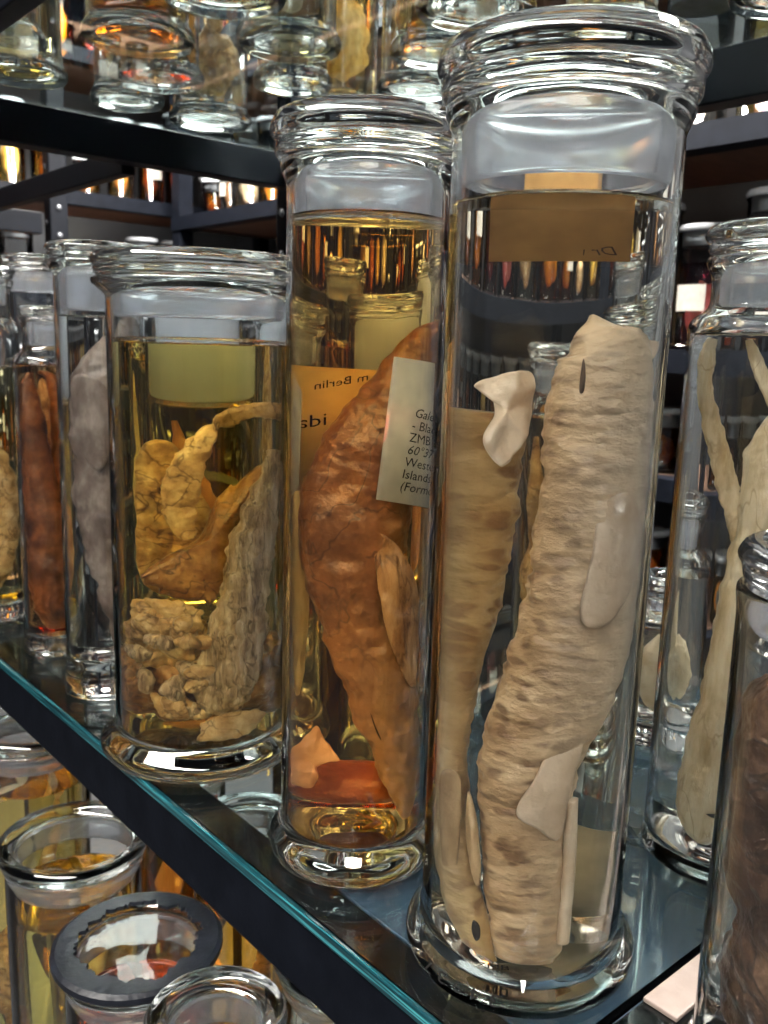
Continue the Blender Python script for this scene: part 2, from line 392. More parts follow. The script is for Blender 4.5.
tag(st, 'beige strip lying on the glass beside the chocolate brown jar', 'strip')

# ---------------------------------------------------------------- jars
def jar(name, pos, label, R, H, fluid, level, lid_r, lid_t, neck=None, foot=.0075, foot_h=.016, plug=.04, seg=64, wall=.0032, floor_t=.02, lip=.004, cat='jar', group=None, glass=None, recess=.45, frost=None):
    glass = glass or GLASS; frost = frost or FROST
    e = empty(name, (pos[0], pos[1], pos[2]+.0006), label=label, cat=cat, group=group)
    Rn = neck[0] if neck else R
    pr = [(0, .004), (R*.7, .003, .003), (R+foot*.6, 0, .003), (R+foot, foot_h*.35, .004), (R+foot, foot_h*.7, .004), (R, foot_h+.005, .005)]
    if neck: pr += [(R, neck[1]-.012), (R, neck[1], .009), (Rn, neck[1]+.008, .005)]
    pr += [(Rn, H-.018), (Rn, H-.012, .006), (Rn+lip, H-.004, .003), (Rn+lip, H, .002), (Rn-wall, H, .0015)]
    if neck: pr += [(Rn-wall, neck[1]+.006, .005), (R-wall, neck[1]-.004, .008), (R-wall, neck[1]-.016)]
    pr += [(R-wall, floor_t+.012), (R-wall, floor_t, .008), (R*.5, floor_t-.002, .01), (0, floor_t)]
    lathe('vessel', pr, glass, e, seg)
    if fluid is not None:
        ri = R-wall-.00035
        rl = ri
        lathe('fluid', [(0, floor_t+.0006), (R*.5, floor_t-.0012, .01), (ri, floor_t+.0006, .008), (ri, floor_t+.014), (ri, level-.004), (ri, level+.0018, .0008), (ri-.0012, level+.0006, .001), (ri-.004, level, .002), (0, level)], fluid, e, seg)
    z = H+.0006
    q = [(0, z+lid_t*recess), (lid_r-.020, z+lid_t*recess, .004), (lid_r-.015, z+lid_t*.92, .004), (lid_r-.004, z+lid_t, .004), (lid_r, z+lid_t*.62, .005), (lid_r-.003, z+lid_t*.42, .003), (lid_r-.0035, z+lid_t*.12, .003), (lid_r-.007, z, .002)]
    rp = Rn-wall-.0012
    q += [(rp-.0005, z, .001), (rp-.004, z-.003, .002), (0, z-.001)]
    lid = lathe('lid', q, glass, e, seg)
    if plug:
        zb = H-plug
        lathe('stopper', [(rp-.0065, z-.0042), (rp-.001, z-.0042, .001), (rp-.0005, z-.012), (rp-.001, zb+.004), (rp-.003, zb, .002), (rp-.0065, zb+.003, .002), (rp-.0065, z-.0042)], frost, lid, seg)
    return e

CJ = {'D': (.366, .294), 'A': (.357, .433), 'B': (.357, .635), 'C': (.345, .799), 'E': (.349, .937), 'F': (.338, 1.094), 'R': (.555, .273), 'G': (.387, .145), 'S': (.680, .409)}
def at(k): return (CJ[k][0], CJ[k][1], SHELF)
jar('specimen_jar', at('D'), 'tall clear cylinder jar holding two spotted cream sharks', .0553, .448, F_CLEAR, .402, .0650, .027, plug=.038, foot=.0085, foot_h=.020, seg=80, floor_t=.009)
jar('specimen_jar', at('A'), 'tall cylinder jar of amber fluid holding a brown shark and printed label', .0487, .4385, F_AMBER, .406, .0595, .026, plug=.036, foot=.0080, foot_h=.020, seg=80)
jar('specimen_jar', at('B'), 'wide jar of yellow fluid with crumpled tan tissue inside', .0705, .378, F_STRAW, .3305, .082, .019, plug=.030, foot=.0125, foot_h=.020, lip=.0105, seg=80)
jar('specimen_jar', at('C'), 'slim clear jar holding a grey fish, beside the wide yellow jar', .037, .400, F_PALE, .3505, .044, .015, plug=.045, foot=.003, foot_h=.014, floor_t=.035, lip=.006)
jar('specimen_jar', at('E'), 'narrow-necked jar holding a folded dark brown fish in orange fluid', .033, .352, F_BROWN, .3045, .027, .011, neck=(.0225, .312), plug=.03, foot=.001, foot_h=.008, lip=.003)
jar('specimen_jar', at('F'), 'narrow-necked jar of olive yellow fluid cut off by the left picture edge', .037, .395, F_STRAW, .296, .037, .013, neck=(.029, .345), plug=.03, foot=.002, foot_h=.012, lip=.004)
jar('specimen_jar', at('R'), 'clear shouldered jar with a pale fork-tailed fish standing head down', .0525, .394, F_PALE, .346, .0475, .019, neck=(.0405, .355), plug=.034, foot=.0015, foot_h=.008, floor_t=.010, lip=.004, seg=80)
jar('specimen_jar', at('G'), 'short clear jar with a chocolate brown folded specimen at the lower right', .045, .238, F_PALE, .213, .0475, .020, plug=.02, foot=.004, foot_h=.014, lip=.001)
jar('specimen_jar', at('S'), 'small clear jar with flared stopper behind the spotted shark jar', .028, .128, F_PALE, .108, .026, .020, neck=(.016, .112), plug=.012, foot=.008, foot_h=.012, lip=.003)

# ---------------------------------------------------------------- specimens in the front row
HELD = []                       # specimens and the clear radius and floor of the jar they stand in
ROOM = {'D': (.0508, .0112), 'A': (.0443, .0225), 'B': (.0660, .0225), 'C': (.0328, .037), 'E': (.0288, .0225), 'F': (.0328, .0225), 'R': (.0483, .0125), 'G': (.0405, .0270), 'S': (.0240, .0225)}
def hold(o, k): HELD.append((o, *ROOM[k])); return o
def specimen(k, label, cat, name='fish_specimen'):
    return hold(empty(name, (CJ[k][0], CJ[k][1], SHELF+.001), label=label, cat=cat), k)
def body(rows, depth, b0=0.0, b1=None, **kw):
    """rows (a, z, half width) -> spine; depth is the ratio of thickness to width"""
    n = len(rows); out = []
    for i, (a, z, r) in enumerate(rows):
        b = b0 if b1 is None else b0+(b1-b0)*i/(n-1)
        out.append((*loc_of(a, b, z), r, r*depth))
    return out

sp = specimen('D', 'spotted cream shark with pectoral fin, standing head up in the tall clear jar', 'shark', 'shark_specimen')
rows = [(.0105, .3500, .0008), (.0118, .3470, .0035), (.0135, .3415, .0105), (.0172, .3322, .0190), (.0180, .3129, .0215), (.0185, .2844, .0236), (.0182, .2548, .0242), (.0168, .2251, .0243), (.0132, .1940, .0250), (.0067, .1629, .0246), (-.0015, .1366, .0222), (-.0048, .1075, .0208), (-.0042, .0817, .0178), (-.0025, .0500, .0166), (-.0009, .0280, .0160), (.0004, .0150, .0135), (.0004, .0118, .006)]
loft('body', body(rows, .78, -.017, -.022), SHARK, sp, rings=300, seg=80, wob=.0016, wfreq=60, wrinkle=.0017, wrfreq=150, seed=3)
sheet('pectoral_fin', [(.0185, -.036, .2622), (.032, -.0365, .2680), (.0395, -.030, .250), (.0390, -.031, .226), (.0280, -.0395, .207), (.0163, -.0430, .2035), (.0112, -.0430, .2111), (.0150, -.0410, .2376)], FINMAT, sp, .0024, .0022, .0026, 75, seed=2, n=56)
sheet('pelvic_fin', [(.004, -.034, .1391), (.0176, -.031, .1419), (.0141, -.033, .1187), (.0096, -.037, .0902), (-.001, -.039, .096), (-.011, -.038, .1035), (-.0041, -.038, .1215)], FINMAT, sp, .0030, .0020, .0022, 80, seed=5, n=56)
tube('clasper', [(.015, -.026, .108), (.0158, -.027, .0723), (.0153, -.028, .034), (.0150, -.028, .027)], .0030, FINMAT, sp)
sheet('eye_slit', [(.0065, -.0315, .330), (.0080, -.0318, .324), (.0078, -.0318, .315), (.0066, -.0315, .311), (.0058, -.0310, .318)], SLIT, sp, .0016, 0, 0, n=20)
for gz in (.2745, .2700, .2655):
    sheet('gill_slit', [(.0135, -.0350, gz), (.0180, -.0365, gz+.0012), (.0235, -.0360, gz-.0006), (.0180, -.0365, gz-.0006)], SLIT, sp, .0010, 0, 0, n=16)
sheet('snout_flap', [(.0110, -.016, .3495), (.0200, -.020, .3440), (.0300, -.018, .3370), (.0390, -.012, .3385), (.0360, -.018, .3300), (.0220, -.024, .3330)], FINMAT, sp, .003, .001, .001, seed=7)

sp = specimen('D', 'spotted cream shark with ragged top flap, standing head down in the tall clear jar', 'shark', 'shark_specimen')
rows = [(-.0225, .3000, .0180), (-.0232, .2900, .0200), (-.0235, .2760, .0200), (-.0240, .2603, .0195), (-.0250, .2187, .0180), (-.0270, .1860, .0160), (-.0295, .1577, .0128), (-.0325, .1241, .0108), (-.0335, .0850, .0098), (-.0315, .0560, .0108), (-.0275, .0380, .0102), (-.0220, .0240, .0075), (-.0165, .0150, .0030), (-.0145, .0125, .0010)]
loft('body', [(*loc_of(a, b, z), r, d) for (a, z, r), b, d in zip(rows, (.027, .027, .027, .027, .026, .024, .020, .010, -.002, -.010, -.016, -.022, -.027, -.029), (.010, .014, .015, .015, .015, .015, .013, .012, .011, .012, .010, .007, .003, .0010))], SHARK2, sp, rings=260, seg=64, wob=.0014, wfreq=60, wrinkle=.0015, wrfreq=140, seed=9)
sheet('top_flap', [(-.0318, -.004, .3149), (-.0187, -.010, .3217), (-.0081, -.006, .3209), (-.0082, -.006, .3045), (-.0118, -.012, .2900), (-.0208, -.012, .2761), (-.0295, -.012, .288), (-.0238, -.008, .3007), (-.0246, -.006, .3113)], FINMAT, sp, .0026, .0030, .0050, 110, seed=11, n=64, ragged=.06)
sheet('pectoral_fin', [(-.043, -.010, .108), (-.0335, -.014, .112), (-.0325, -.018, .096), (-.0335, -.020, .060), (-.0350, -.020, .036), (-.0385, -.017, .045), (-.0420, -.012, .075)], FINTAN, sp, .0026, .001, .001, seed=13)
sheet('gill_flap', [(-.0285, -.016, .104), (-.0255, -.022, .092), (-.0245, -.030, .068), (-.0260, -.032, .058), (-.0290, -.028, .066), (-.0300, -.020, .084)], FINTAN, sp, .0026, .001, .001, seed=17)
v = sheet('eye', [(-.0260, -.0275, .0360), (-.0230, -.0285, .0340), (-.0225, -.0290, .0275), (-.0245, -.0285, .0250), (-.0265, -.0275, .0300)], EYE_M, sp, .0030, 0, 0, n=20)

def lettering(name, text, size, parent, origin, ux, uz, material, shear=0.0, off=.0007, flip=False):
    """flat ink letters on a sheet: origin is the lower left corner, ux the writing direction, uz up the sheet"""
    cu = bpy.data.curves.new(name, 'FONT'); cu.body = text; cu.size = size; cu.shear = shear; cu.resolution_u = 2
    t = bpy.data.objects.new(name, cu); COL.objects.link(t)
    dg = bpy.context.evaluated_depsgraph_get()
    me = bpy.data.meshes.new_from_object(t.evaluated_get(dg)); bpy.data.objects.remove(t); bpy.data.curves.remove(cu)
    nrm = ux.cross(uz).normalized()
    for w in me.vertices: w.co = origin + ux*w.co.x + uz*w.co.y + nrm*off
    me.materials.clear(); me.materials.append(material)
    o = bpy.data.objects.new(name, me); COL.objects.link(o); o.parent = parent
    return o
def slip(name, k, corners, material, label, thick=.0004, curve=0.0, cat='label', nx=10):
    """a paper label: corners (a, b, z) lower left, lower right, upper right, upper left"""
    e = empty(name, (CJ[k][0], CJ[k][1], SHELF+.001), label=label, cat=cat)
    ll, lr, ur, ul = [loc_of(*c) for c in corners]
    nrm = (lr-ll).cross(ul-ll).normalized()
    verts, faces = [], []
    for s in (0, 1):
        for j in range(2):
            for i in range(nx+1):
                u = i/nx; p = (ll*(1-u)+lr*u)*(1-j)+(ul*(1-u)+ur*u)*j
                verts.append(p - nrm*(curve*(1-(2*u-1)**2) + s*thick))
    m = nx+1
    for i in range(nx):
        faces.append((i, i+1, m+i+1, m+i)); q = 2*m; faces.append((q+i, q+m+i, q+m+i+1, q+i+1))
        faces.append((i, q+i, q+i+1, i+1)); faces.append((m+i, m+i+1, q+m+i+1, q+m+i))
    for a in (0, nx): faces.append((a, m+a, 3*m+a, 2*m+a))
    mesh_obj('sheet', verts, faces, material, e, smooth=True)
    return e, ll, (lr-ll), (ul-ll)
# brown paper at the back of the clear jar, its writing turned away from us
e, o_, ux, uz = slip('paper_label', 'D', [(-.0140, .0405, .3760), (.0270, .0375, .3770), (.0270, .0375, .4290), (-.0140, .0405, .4285)], BROWNPAPER, 'brown paper label with mirrored handwriting at the top of the clear shark jar', curve=-.003)
nx_, nz_ = ux.normalized(), uz.normalized()
lettering('handwriting', 'Dr v M.....', .0062, e, o_ + ux*.93 + nz_*.0030, -nx_, nz_, INKGREY, .35, off=-.0026)
lettering('handwriting', '..  v  M...', .0050, e, o_ + ux*.95 + nz_*.0275, -nx_, nz_, INKGREY, .35, off=-.0026)
slip('paper_label', 'D', [(.0110, .0360, .0150), (.0390, .0200, .0170), (.0400, .0190, .0640), (.0130, .0350, .0760)], TANPAPER, 'cream folded label low at the back of the clear shark jar', curve=-.002)
# ink number on the foot of the clear jar
num = empty('ink_number', (CJ['D'][0], CJ['D'][1], SHELF+.001), label='black handwritten number on the foot of the clear shark jar', cat='writing')
for i_, ch in enumerate('34937'):
    az = math.radians(252-i_*9.0)                       # round the foot, anticlockwise from the side
    d_ = SIDE*math.cos(az) + DEEP*math.sin(az); tg = SIDE*math.sin(az)*-1 + DEEP*math.cos(az)
    lettering('digit', ch, .0125, num, d_*.0646 + Vector((0, 0, .0150)) + tg*.003, -tg, Vector((0, 0, -1))*.85, INK, .15, off=0)
lettering('letters', 'ZMB', .0085, num, loc_of(-.026, -.036, .0104), SIDE, DEEP, INK, .2, off=.0)

# ---- amber jar
sp = specimen('A', 'dark brown shark bent down to a pointed snout in the amber jar', 'shark', 'shark_specimen')
rows = [(.0370, .3480, .0040), (.0330, .3380, .0110), (.0270, .3200, .0175), (.0200, .3000, .0220), (.0120, .2800, .0255), (.0040, .2570, .0270), (-.0030, .2263, .0270), (-.0035, .1941, .0245), (.0030, .1600, .0205), (.0110, .1250, .0185), (.0190, .0920, .0155), (.0245, .0620, .0110), (.0275, .0400, .0055), (.0285, .0300, .0020)]
loft('body', body(rows, .72, .004, -.012), DARKSHARK, sp, rings=260, seg=72, wob=.0022, wfreq=50, wrinkle=.0016, wrfreq=90, seed=21)
sheet('pectoral_fin', [(.0078, -.020, .2188), (.022, -.022, .2120), (.033, -.018, .1850), (.0345, -.017, .150), (.0330, -.017, .120), (.0230, -.021, .138), (.0140, -.024, .1700)], surface('tan_fin_skin', [(.16, .07, .025), (.34, .17, .07), (.52, .31, .16)], rough=.35, scale=60, bump=1.0, bscale=90, stretch=(1.6, 1.6, .4), crease_shade=((.10, .04, .015), 40, .025)), sp, .004, .0025, .0050, 100, seed=23, n=60)
sheet('mouth', [(.0085, -.0255, .108), (.0105, -.0262, .102), (.0150, -.0258, .090), (.0120, -.0262, .096)], EYE_M, sp, .0012, 0, 0, n=18)
sp = specimen('A', 'red-brown tail piece lying across the bottom of the amber jar', 'tail piece', 'tail_piece')
loft('body', [(*loc_of(-.034, .010, .052), .004, .012), (*loc_of(-.030, .012, .048), .012, .015), (*loc_of(-.010, .014, .047), .014, .016), (*loc_of(.014, .014, .045), .013, .015), (*loc_of(.026, .012, .042), .006, .008)], REDBROWN, sp, rings=50, seg=30, wob=.002, wfreq=60, seed=31, flat_dir=(0, 0, 1))
sp = sheet('skin_flap', [(-.036, -.018, .0541), (-.0365, -.017, .062), (-.037, -.016, .0741), (-.0300, -.019, .084), (-.0225, -.022, .0945), (-.0200, -.023, .0950), (-.0150, -.024, .0870), (-.0075, -.026, .0775), (-.0085, -.026, .0755), (-.0140, -.026, .0745), (-.0210, -.026, .0690), (-.0190, -.025, .0640), (-.0230, -.025, .0560)], ORANGEFLAP, None, .0030, .0005, .0030, 80, seed=33, n=80, ragged=.10, loc=(CJ['A'][0], CJ['A'][1], SHELF+.001))
tag(sp, 'orange torn skin flap low in the amber jar', 'skin flap'); hold(sp, 'A')
e, o_, ux, uz = slip('paper_label', 'A', [(.0090, -.0330, .2440), (.0400, -.0175, .2365), (.0400, -.0175, .3240), (.0165, -.0330, .3275)], PAPER, 'white printed label slanting inside the amber jar', curve=.001)
nx_, nz_ = ux.normalized(), uz.normalized()
p0 = o_ + nx_*.0160
for i, (t, sh) in enumerate([('Galeus m', .3), ('- Blackm', .1), ('ZMB 34', .0), ("60°37'", .3), ('Western', .1), ('Islands,', .1), ('(Formol', .2)]):
    lettering('printed_line', t, .0078, e, p0 + nz_*(.0525-.0074*i) - nx_*(.0006*i), nx_, nz_, INK, sh, off=.0012)
e, o_, ux, uz = slip('paper_label', 'A', [(-.0400, .018, .2350), (.0080, .022, .2500), (.0080, .022, .3170), (-.0400, .018, .3190)], TANPAPER, 'cream label seen from its back behind the brown shark', curve=.0)
nx_, nz_ = ux.normalized(), uz.normalized()
lettering('printed_line', 'm Berlin', .0068, e, o_ + ux*.86 + nz_*.0630, -nx_, nz_, INK, 0, off=-.0009)
lettering('printed_line', 'ida', .0110, e, o_ + ux*.52 + nz_*.0400, -nx_, nz_, INK, 0, off=-.0009)
e, o_, ux, uz = slip('paper_label', 'A', [(-.0385, -.0140, .2400), (-.0335, -.0175, .2480), (-.0320, -.0180, .3050), (-.0385, -.0150, .3160)], TANPAPER, 'narrow folded cream paper edge at the side of the amber jar')

# ---- wide yellow jar
def tissue(name, label, cat): return specimen('B', label, cat, name)
t = tissue('fin_band', 'curved tan fin band arching through the top of the yellow jar', 'fin')
loft('band', [(*loc_of(.056, -.005, .2795), .007, .0016), (*loc_of(.0366, -.010, .2809), .006, .0018), (*loc_of(.0143, -.014, .2701), .0075, .002), (*loc_of(.0, -.016, .2488), .0095, .0022), (*loc_of(-.009, -.016, .222), .0115, .0022), (*loc_of(-.0103, -.014, .1971), .009, .0022), (*loc_of(-.0050, -.013, .1800), .004, .002)], GUT, t, rings=90, seg=20, wob=.0022, wfreq=120, wrinkle=.0018, wrfreq=300, seed=41, flat_dir=tuple(SIDE*.7+Vector((0, 0, 1))*.7))
t = tissue('wrinkled_strip', 'long grey-tan wrinkled strip running diagonally down the yellow jar', 'tissue')
loft('strip', [(*loc_of(.0530, -.010, .2500), .006, .006), (*loc_of(.0520, -.016, .2276), .0125, .009), (*loc_of(.0450, -.024, .1899), .0165, .011), (*loc_of(.0360, -.028, .1497), .0175, .012), (*loc_of(.0300, -.030, .1004), .0215, .013), (*loc_of(.0200, -.030, .0640), .0205, .012), (*loc_of(.0150, -.028, .0450), .012, .009)], TRUNK, t, rings=240, seg=70, wob=.0036, wfreq=70, wrinkle=.0030, wrfreq=90, seed=43)
sheet('torn_flap', [(.020, -.036, .105), (.034, -.040, .120), (.047, -.036, .108), (.050, -.034, .080), (.042, -.038, .062), (.030, -.040, .070)], TRUNK, t, .006, .004, .005, 95, seed=44, ragged=.2)
t = tissue('dark_tissue_lobe', 'dark brown ragged lobe in the middle of the yellow jar', 'tissue')
sheet('lobe', [(.0440, .012, .243), (.0220, .010, .2250), (.008, .004, .2090), (-.0011, -.002, .1792), (-.020, -.014, .165), (-.0330, -.018, .1495), (-.0216, -.016, .1377), (.0057, -.008, .1283), (.020, .004, .150), (.030, .008, .200)], GUTDARK, t, .014, .006, .004, 60, seed=45, n=70, ragged=.12)
t = tissue('tissue_sheet', 'thin tan sheet hanging at the back of the yellow jar', 'tissue')
sheet('sheet', [(-.036, .020, .245), (-.020, .026, .250), (-.008, .028, .215), (.004, .028, .180), (.004, .026, .130), (-.020, .024, .125), (-.036, .018, .140), (-.038, .018, .190)], GUT, t, .006, .002, .007, 70, seed=47, n=60)
t = tissue('folded_tissue_mass', 'crumpled tan folded tissue filling the lower part of the yellow jar', 'tissue')
R_ = random.Random(5)
blob('fold', (-.020, -.010, .098), (.024, .022, .024), GUT, t, .26, 75, seed=51, sub=6)
blob('fold', (-.018, .006, .058), (.038, .036, .030), GUTDARK, t, .22, 60, seed=52, sub=5)
blob('fold', (.018, .014, .060), (.034, .028, .034), GUTDARK, t, .25, 60, seed=53, sub=5)
for i in range(26):
    a0, b0, z0 = R_.uniform(-.040, .010), R_.uniform(-.044, -.030), R_.uniform(.045, .118)
    b0 = -min(abs(b0), (.052**2-a0*a0)**.5*.80)
    dx, dz = R_.uniform(-.012, .012), R_.uniform(-.010, .010)
    loft('fold', [(*loc_of(a0-dx, b0+.006, z0-dz), .002, .002), (*loc_of(a0-dx*.5, b0, z0-dz*.3), .0055, .0042), (*loc_of(a0+dx*.4, b0, z0+dz*.6), .0062, .0045), (*loc_of(a0+dx, b0+.006, z0+dz), .002, .002)], GUT if i % 3 else TRUNK, t, rings=40, seg=24, wob=.0026, wfreq=110, wrinkle=.002, wrfreq=200, seed=60+i)
sheet('fold', [(-.040, -.020, .128), (-.020, -.032, .136), (.004, -.034, .128), (.006, -.036, .112), (-.020, -.038, .108), (-.038, -.028, .110)], GUT, t, .005, .003, .004, 110, seed=78, ragged=.18)
sheet('fold', [(.010, -.044, .040), (.034, -.038, .046), (.050, -.026, .040), (.040, -.034, .026), (.010, -.046, .024)], GUT, t, .006, .003, .003, 110, seed=79, ragged=.18)

# ---- slim jars at the far end of the front row
sp = specimen('C', 'grey fish with smooth wrinkled belly in the slim clear jar', 'fish')
rows = [(.020, .340, .004), (.015, .3250, .0140), (.0060, .2950, .0220), (.0034, .2598, .0225), (.0025, .2137, .0215), (.0030, .1665, .0205), (.0080, .1187, .0165), (.0115, .0800, .0120), (.0130, .0480, .0060), (.0130, .0380, .002)]
loft('body', body(rows, .8, 0), GREYFISH, sp, rings=160, seg=48, wob=.0025, wfreq=45, wrinkle=.003, wrfreq=60, seed=81)
sheet('gill_cover', [(-.016, -.018, .292), (-.002, -.022, .300), (.014, -.020, .285), (.016, -.020, .240), (.006, -.023, .215), (-.010, -.021, .235)], GREYFISH, sp, .003, .001, .002, 60, seed=82)
sp = specimen('E', 'dark brown fish folded over itself in the narrow-necked jar', 'fish')
loft('body', [(*loc_of(-.012, -.004, .296), .003, .003), (*loc_of(-.0125, -.006, .270), .008, .008), (*loc_of(-.008, -.006, .200), .0125, .012), (*loc_of(-.002, -.006, .120), .017, .014), (*loc_of(0, -.004, .055), .016, .014), (*loc_of(.002, 0, .026), .007, .007)], BROWNFISH, sp, rings=70, seg=30, wob=.0025, wfreq=60, wrinkle=.001, wrfreq=120, seed=85)
loft('tail', [(*loc_of(.003, .006, .160), .012, .010), (*loc_of(.010, .004, .230), .011, .009), (*loc_of(.004, .002, .285), .005, .005), (*loc_of(-.006, 0, .298), .002, .002)], BROWNFISH, sp, rings=40, seg=24, wob=.002, wfreq=70, seed=86)
sp = specimen('F', 'tan curled tissue low in the olive yellow jar at the picture edge', 'tissue', 'tissue_specimen')
loft('body', [(*loc_of(-.020, 0, .210), .006, .006), (*loc_of(.004, -.004, .190), .013, .010), (*loc_of(.016, -.004, .140), .009, .009), (*loc_of(.006, -.002, .080), .013, .012), (*loc_of(-.008, 0, .040), .012, .012), (*loc_of(-.010, 0, .026), .005, .005)], GUT, sp, rings=60, seg=26, wob=.003, wfreq=70, seed=88)

# ---- right-hand jars
sp = specimen('R', 'pale fork-tailed fish standing head down in the shouldered jar', 'fish')
rows = [(.0080, .3062, .0045), (.0035, .2900, .0085), (.0005, .2750, .0112), (-.0005, .2576, .0110), (-.0009, .2252, .0112), (-.0052, .1916, .0118), (-.0072, .1506, .0128), (-.0097, .1085, .0142), (-.0127, .0700, .0175), (-.0153, .0400, .0170), (-.0150, .0230, .0115), (-.0150, .0145, .0030)]
loft('body', body(rows, .75, -.004, -.012), TAILFISH, sp, rings=200, seg=52, wob=.0016, wfreq=60, wrinkle=.0012, wrfreq=120, seed=91)
loft('tail_lobe', [(*loc_of(-.0325, 0, .3440), .0030, .0015), (*loc_of(-.0350, 0, .3300), .0058, .0022), (*loc_of(-.0345, 0, .3120), .0050, .0022), (*loc_of(-.0290, 0, .2960), .0054, .0022), (*loc_of(-.0220, 0, .2720), .0058, .0022), (*loc_of(-.0150, 0, .2500), .0058, .003), (*loc_of(-.0085, -.002, .2280), .0060, .004), (*loc_of(-.0050, -.003, .2020), .004, .004)], TAILFISH, sp, rings=70, seg=18, wob=.0016, wfreq=170, wrinkle=.0012, wrfreq=300, seed=92)
loft('tail_lobe', [(*loc_of(-.0125, 0, .3440), .0018, .0012), (*loc_of(-.0075, 0, .3300), .0036, .0018), (*loc_of(-.0010, 0, .3150), .0036, .002), (*loc_of(.0055, 0, .2990), .0042, .003), (*loc_of(.0060, -.002, .2850), .005, .004)], TAILFISH, sp, rings=40, seg=16, wob=.0012, wfreq=170, seed=93)
sheet('mouth', [(-.0205, -.0235, .0400), (-.0150, -.0260, .0420), (-.0100, -.0240, .0450), (-.0140, -.0255, .0385)], EYE_M, sp, .0012, 0, 0, n=18)
sheet('jaw_flap', [(-.028, -.010, .070), (-.020, -.018, .078), (-.018, -.020, .050), (-.020, -.020, .028), (-.028, -.014, .030), (-.032, -.010, .050)], TAILFISH, sp, .004, .001, .003, 110, seed=95)
sp = specimen('G', 'chocolate brown wrinkled folded specimen in the short jar', 'specimen', 'folded_specimen')
rows = [(-.0080, .1990, .0060), (-.0085, .1970, .0190), (-.0075, .1890, .0255), (-.0050, .1780, .0275), (-.0030, .1550, .0270), (-.0030, .1320, .0265), (-.0025, .1080, .0260), (.0000, .0800, .0255), (.0010, .0500, .024), (.0010, .0300, .020), (.0010, .0240, .010)]
loft('body', body(rows, .9, 0, 0), CHOCO, sp, rings=200, seg=64, wob=.0050, wfreq=32, wrinkle=.0020, wrfreq=70, seed=101)
sheet('flap', [(-.0250, -.016, .186), (.004, -.031, .182), (.012, -.031, .160), (-.004, -.033, .128), (-.020, -.026, .120), (-.028, -.014, .150)], CHOCO, sp, .006, .003, .003, 90, seed=103)
sp = specimen('S', 'small pale fish in the little jar behind the spotted shark jar', 'fish')
loft('body', body([(0, .095, .002), (0, .080, .010), (-.002, .055, .013), (.002, .032, .009), (.002, .024, .003)], .6, 0), PALE, sp, rings=30, seg=20, wob=.001, seed=104)

for o, rmax, zmin in HELD:                   # nothing pokes through its jar
    for c in ([o] if o.type == 'MESH' else list(o.children)):
        for w in c.data.vertices:
            r = math.hypot(w.co.x, w.co.y)
            if r > rmax*.96:
                k_ = (rmax*.96 + rmax*.04*(1-math.exp(-(r-rmax*.96)/(rmax*.04))))/r; w.co.x *= k_; w.co.y *= k_
            if w.co.z < zmin: w.co.z = zmin + .0005*noise.noise(w.co*200)
        c.data.update()

# ---------------------------------------------------------------- second and third rows on the middle shelf
def simple_content(pos, kind, R, level, material, label, seed, name='preserved_specimen', cat='specimen', top=None):
    e = empty(name, (pos[0], pos[1], pos[2]+.001), label=label, cat=cat)
    rr = R-.012; zt = min(level-.02, top or level)
    if kind == 'fish':
        loft('body', [(*loc_of(rr*.25, 0, zt), .002, .002), (*loc_of(rr*.2, 0, zt-.02), rr*.35, rr*.3), (*loc_of(0, 0, zt*.62), rr*.62, rr*.5), (*loc_of(-rr*.1, 0, zt*.35), rr*.5, rr*.45), (*loc_of(0, 0, .035), rr*.25, rr*.25), (*loc_of(0, 0, .026), .002, .002)], material, e, rings=44, seg=24, wob=.0025, wfreq=60, wrinkle=.001, wrfreq=120, seed=seed)
        sheet('fin', [(rr*.1, -rr*.5, zt*.55), (rr*.55, -rr*.5, zt*.52), (rr*.6, -rr*.45, zt*.40), (rr*.3, -rr*.55, zt*.36)], material, e, .003, .001, .001, seed=seed, n=24)
    else:
        blob('lump', (0, 0, .026+zt*.28), (rr*.72, rr*.70, zt*.22), material, e, .20, 55, seed=seed, sub=5)
        loft('strand', [(*loc_of(-rr*.3, -rr*.2, zt*.4), .006, .006), (*loc_of(rr*.2, -rr*.3, zt*.7), .009, .006), (*loc_of(rr*.4, 0, zt), .002, .002)], material, e, rings=30, seg=16, wob=.002, wfreq=80, seed=seed+1)
    return e
ROW2 = [
    # X, Y, R, H, fluid, level, content, material, neck, jar label, content label
    (.520, .520, .047, .335, F_PALE, .255, 'fish', PALE, None, 'pale clear jar standing behind the amber jar', 'pale fish in the jar behind the amber jar'),
    (.540, .720, .060, .345, F_STRAW, .235, 'lump', ORANGEFLAP, None, 'straw yellow jar standing behind the wide yellow jar', 'orange lump in the jar behind the wide yellow jar'),
    (.505, .905, .056, .375, F_STRAW, .250, 'lump', ORANGEFLAP, None, 'straw yellow jar with milky neck behind the slim grey fish jar', 'orange lump in the jar behind the slim grey fish jar'),
    (.440, 1.175, .052, .415, F_PALE, .300, 'fish', GUT, None, 'large jar with frosted white neck behind the olive yellow jar', 'tan fish in the large frosted-neck jar'),
    (.700, .560, .034, .300, F_AMBER, .250, 'lump', GUT, (.022, .262), 'amber bottle with pale label far behind the spotted shark jar', 'tan lump in the amber bottle'),
    (.735, .800, .052, .380, F_AMBER, .300, 'fish', DARKSHARK, None, 'amber jar in the back row of the glass shelf', 'brown fish in the back row amber jar'),
    (.735, 1.000, .050, .340, F_STRAW, .270, 'lump', PALE, None, 'yellow jar in the back row of the glass shelf', 'pale lump in the back row yellow jar'),
    (.745, .300, .040, .200, F_PALE, .150, 'lump', PALE, (.028, .165), 'low clear jar with glass lid seen through the shouldered jar', 'pale pieces in the low clear jar'),
]
MILKY = frosted_mat('milky_ground_glass', .75, .4)
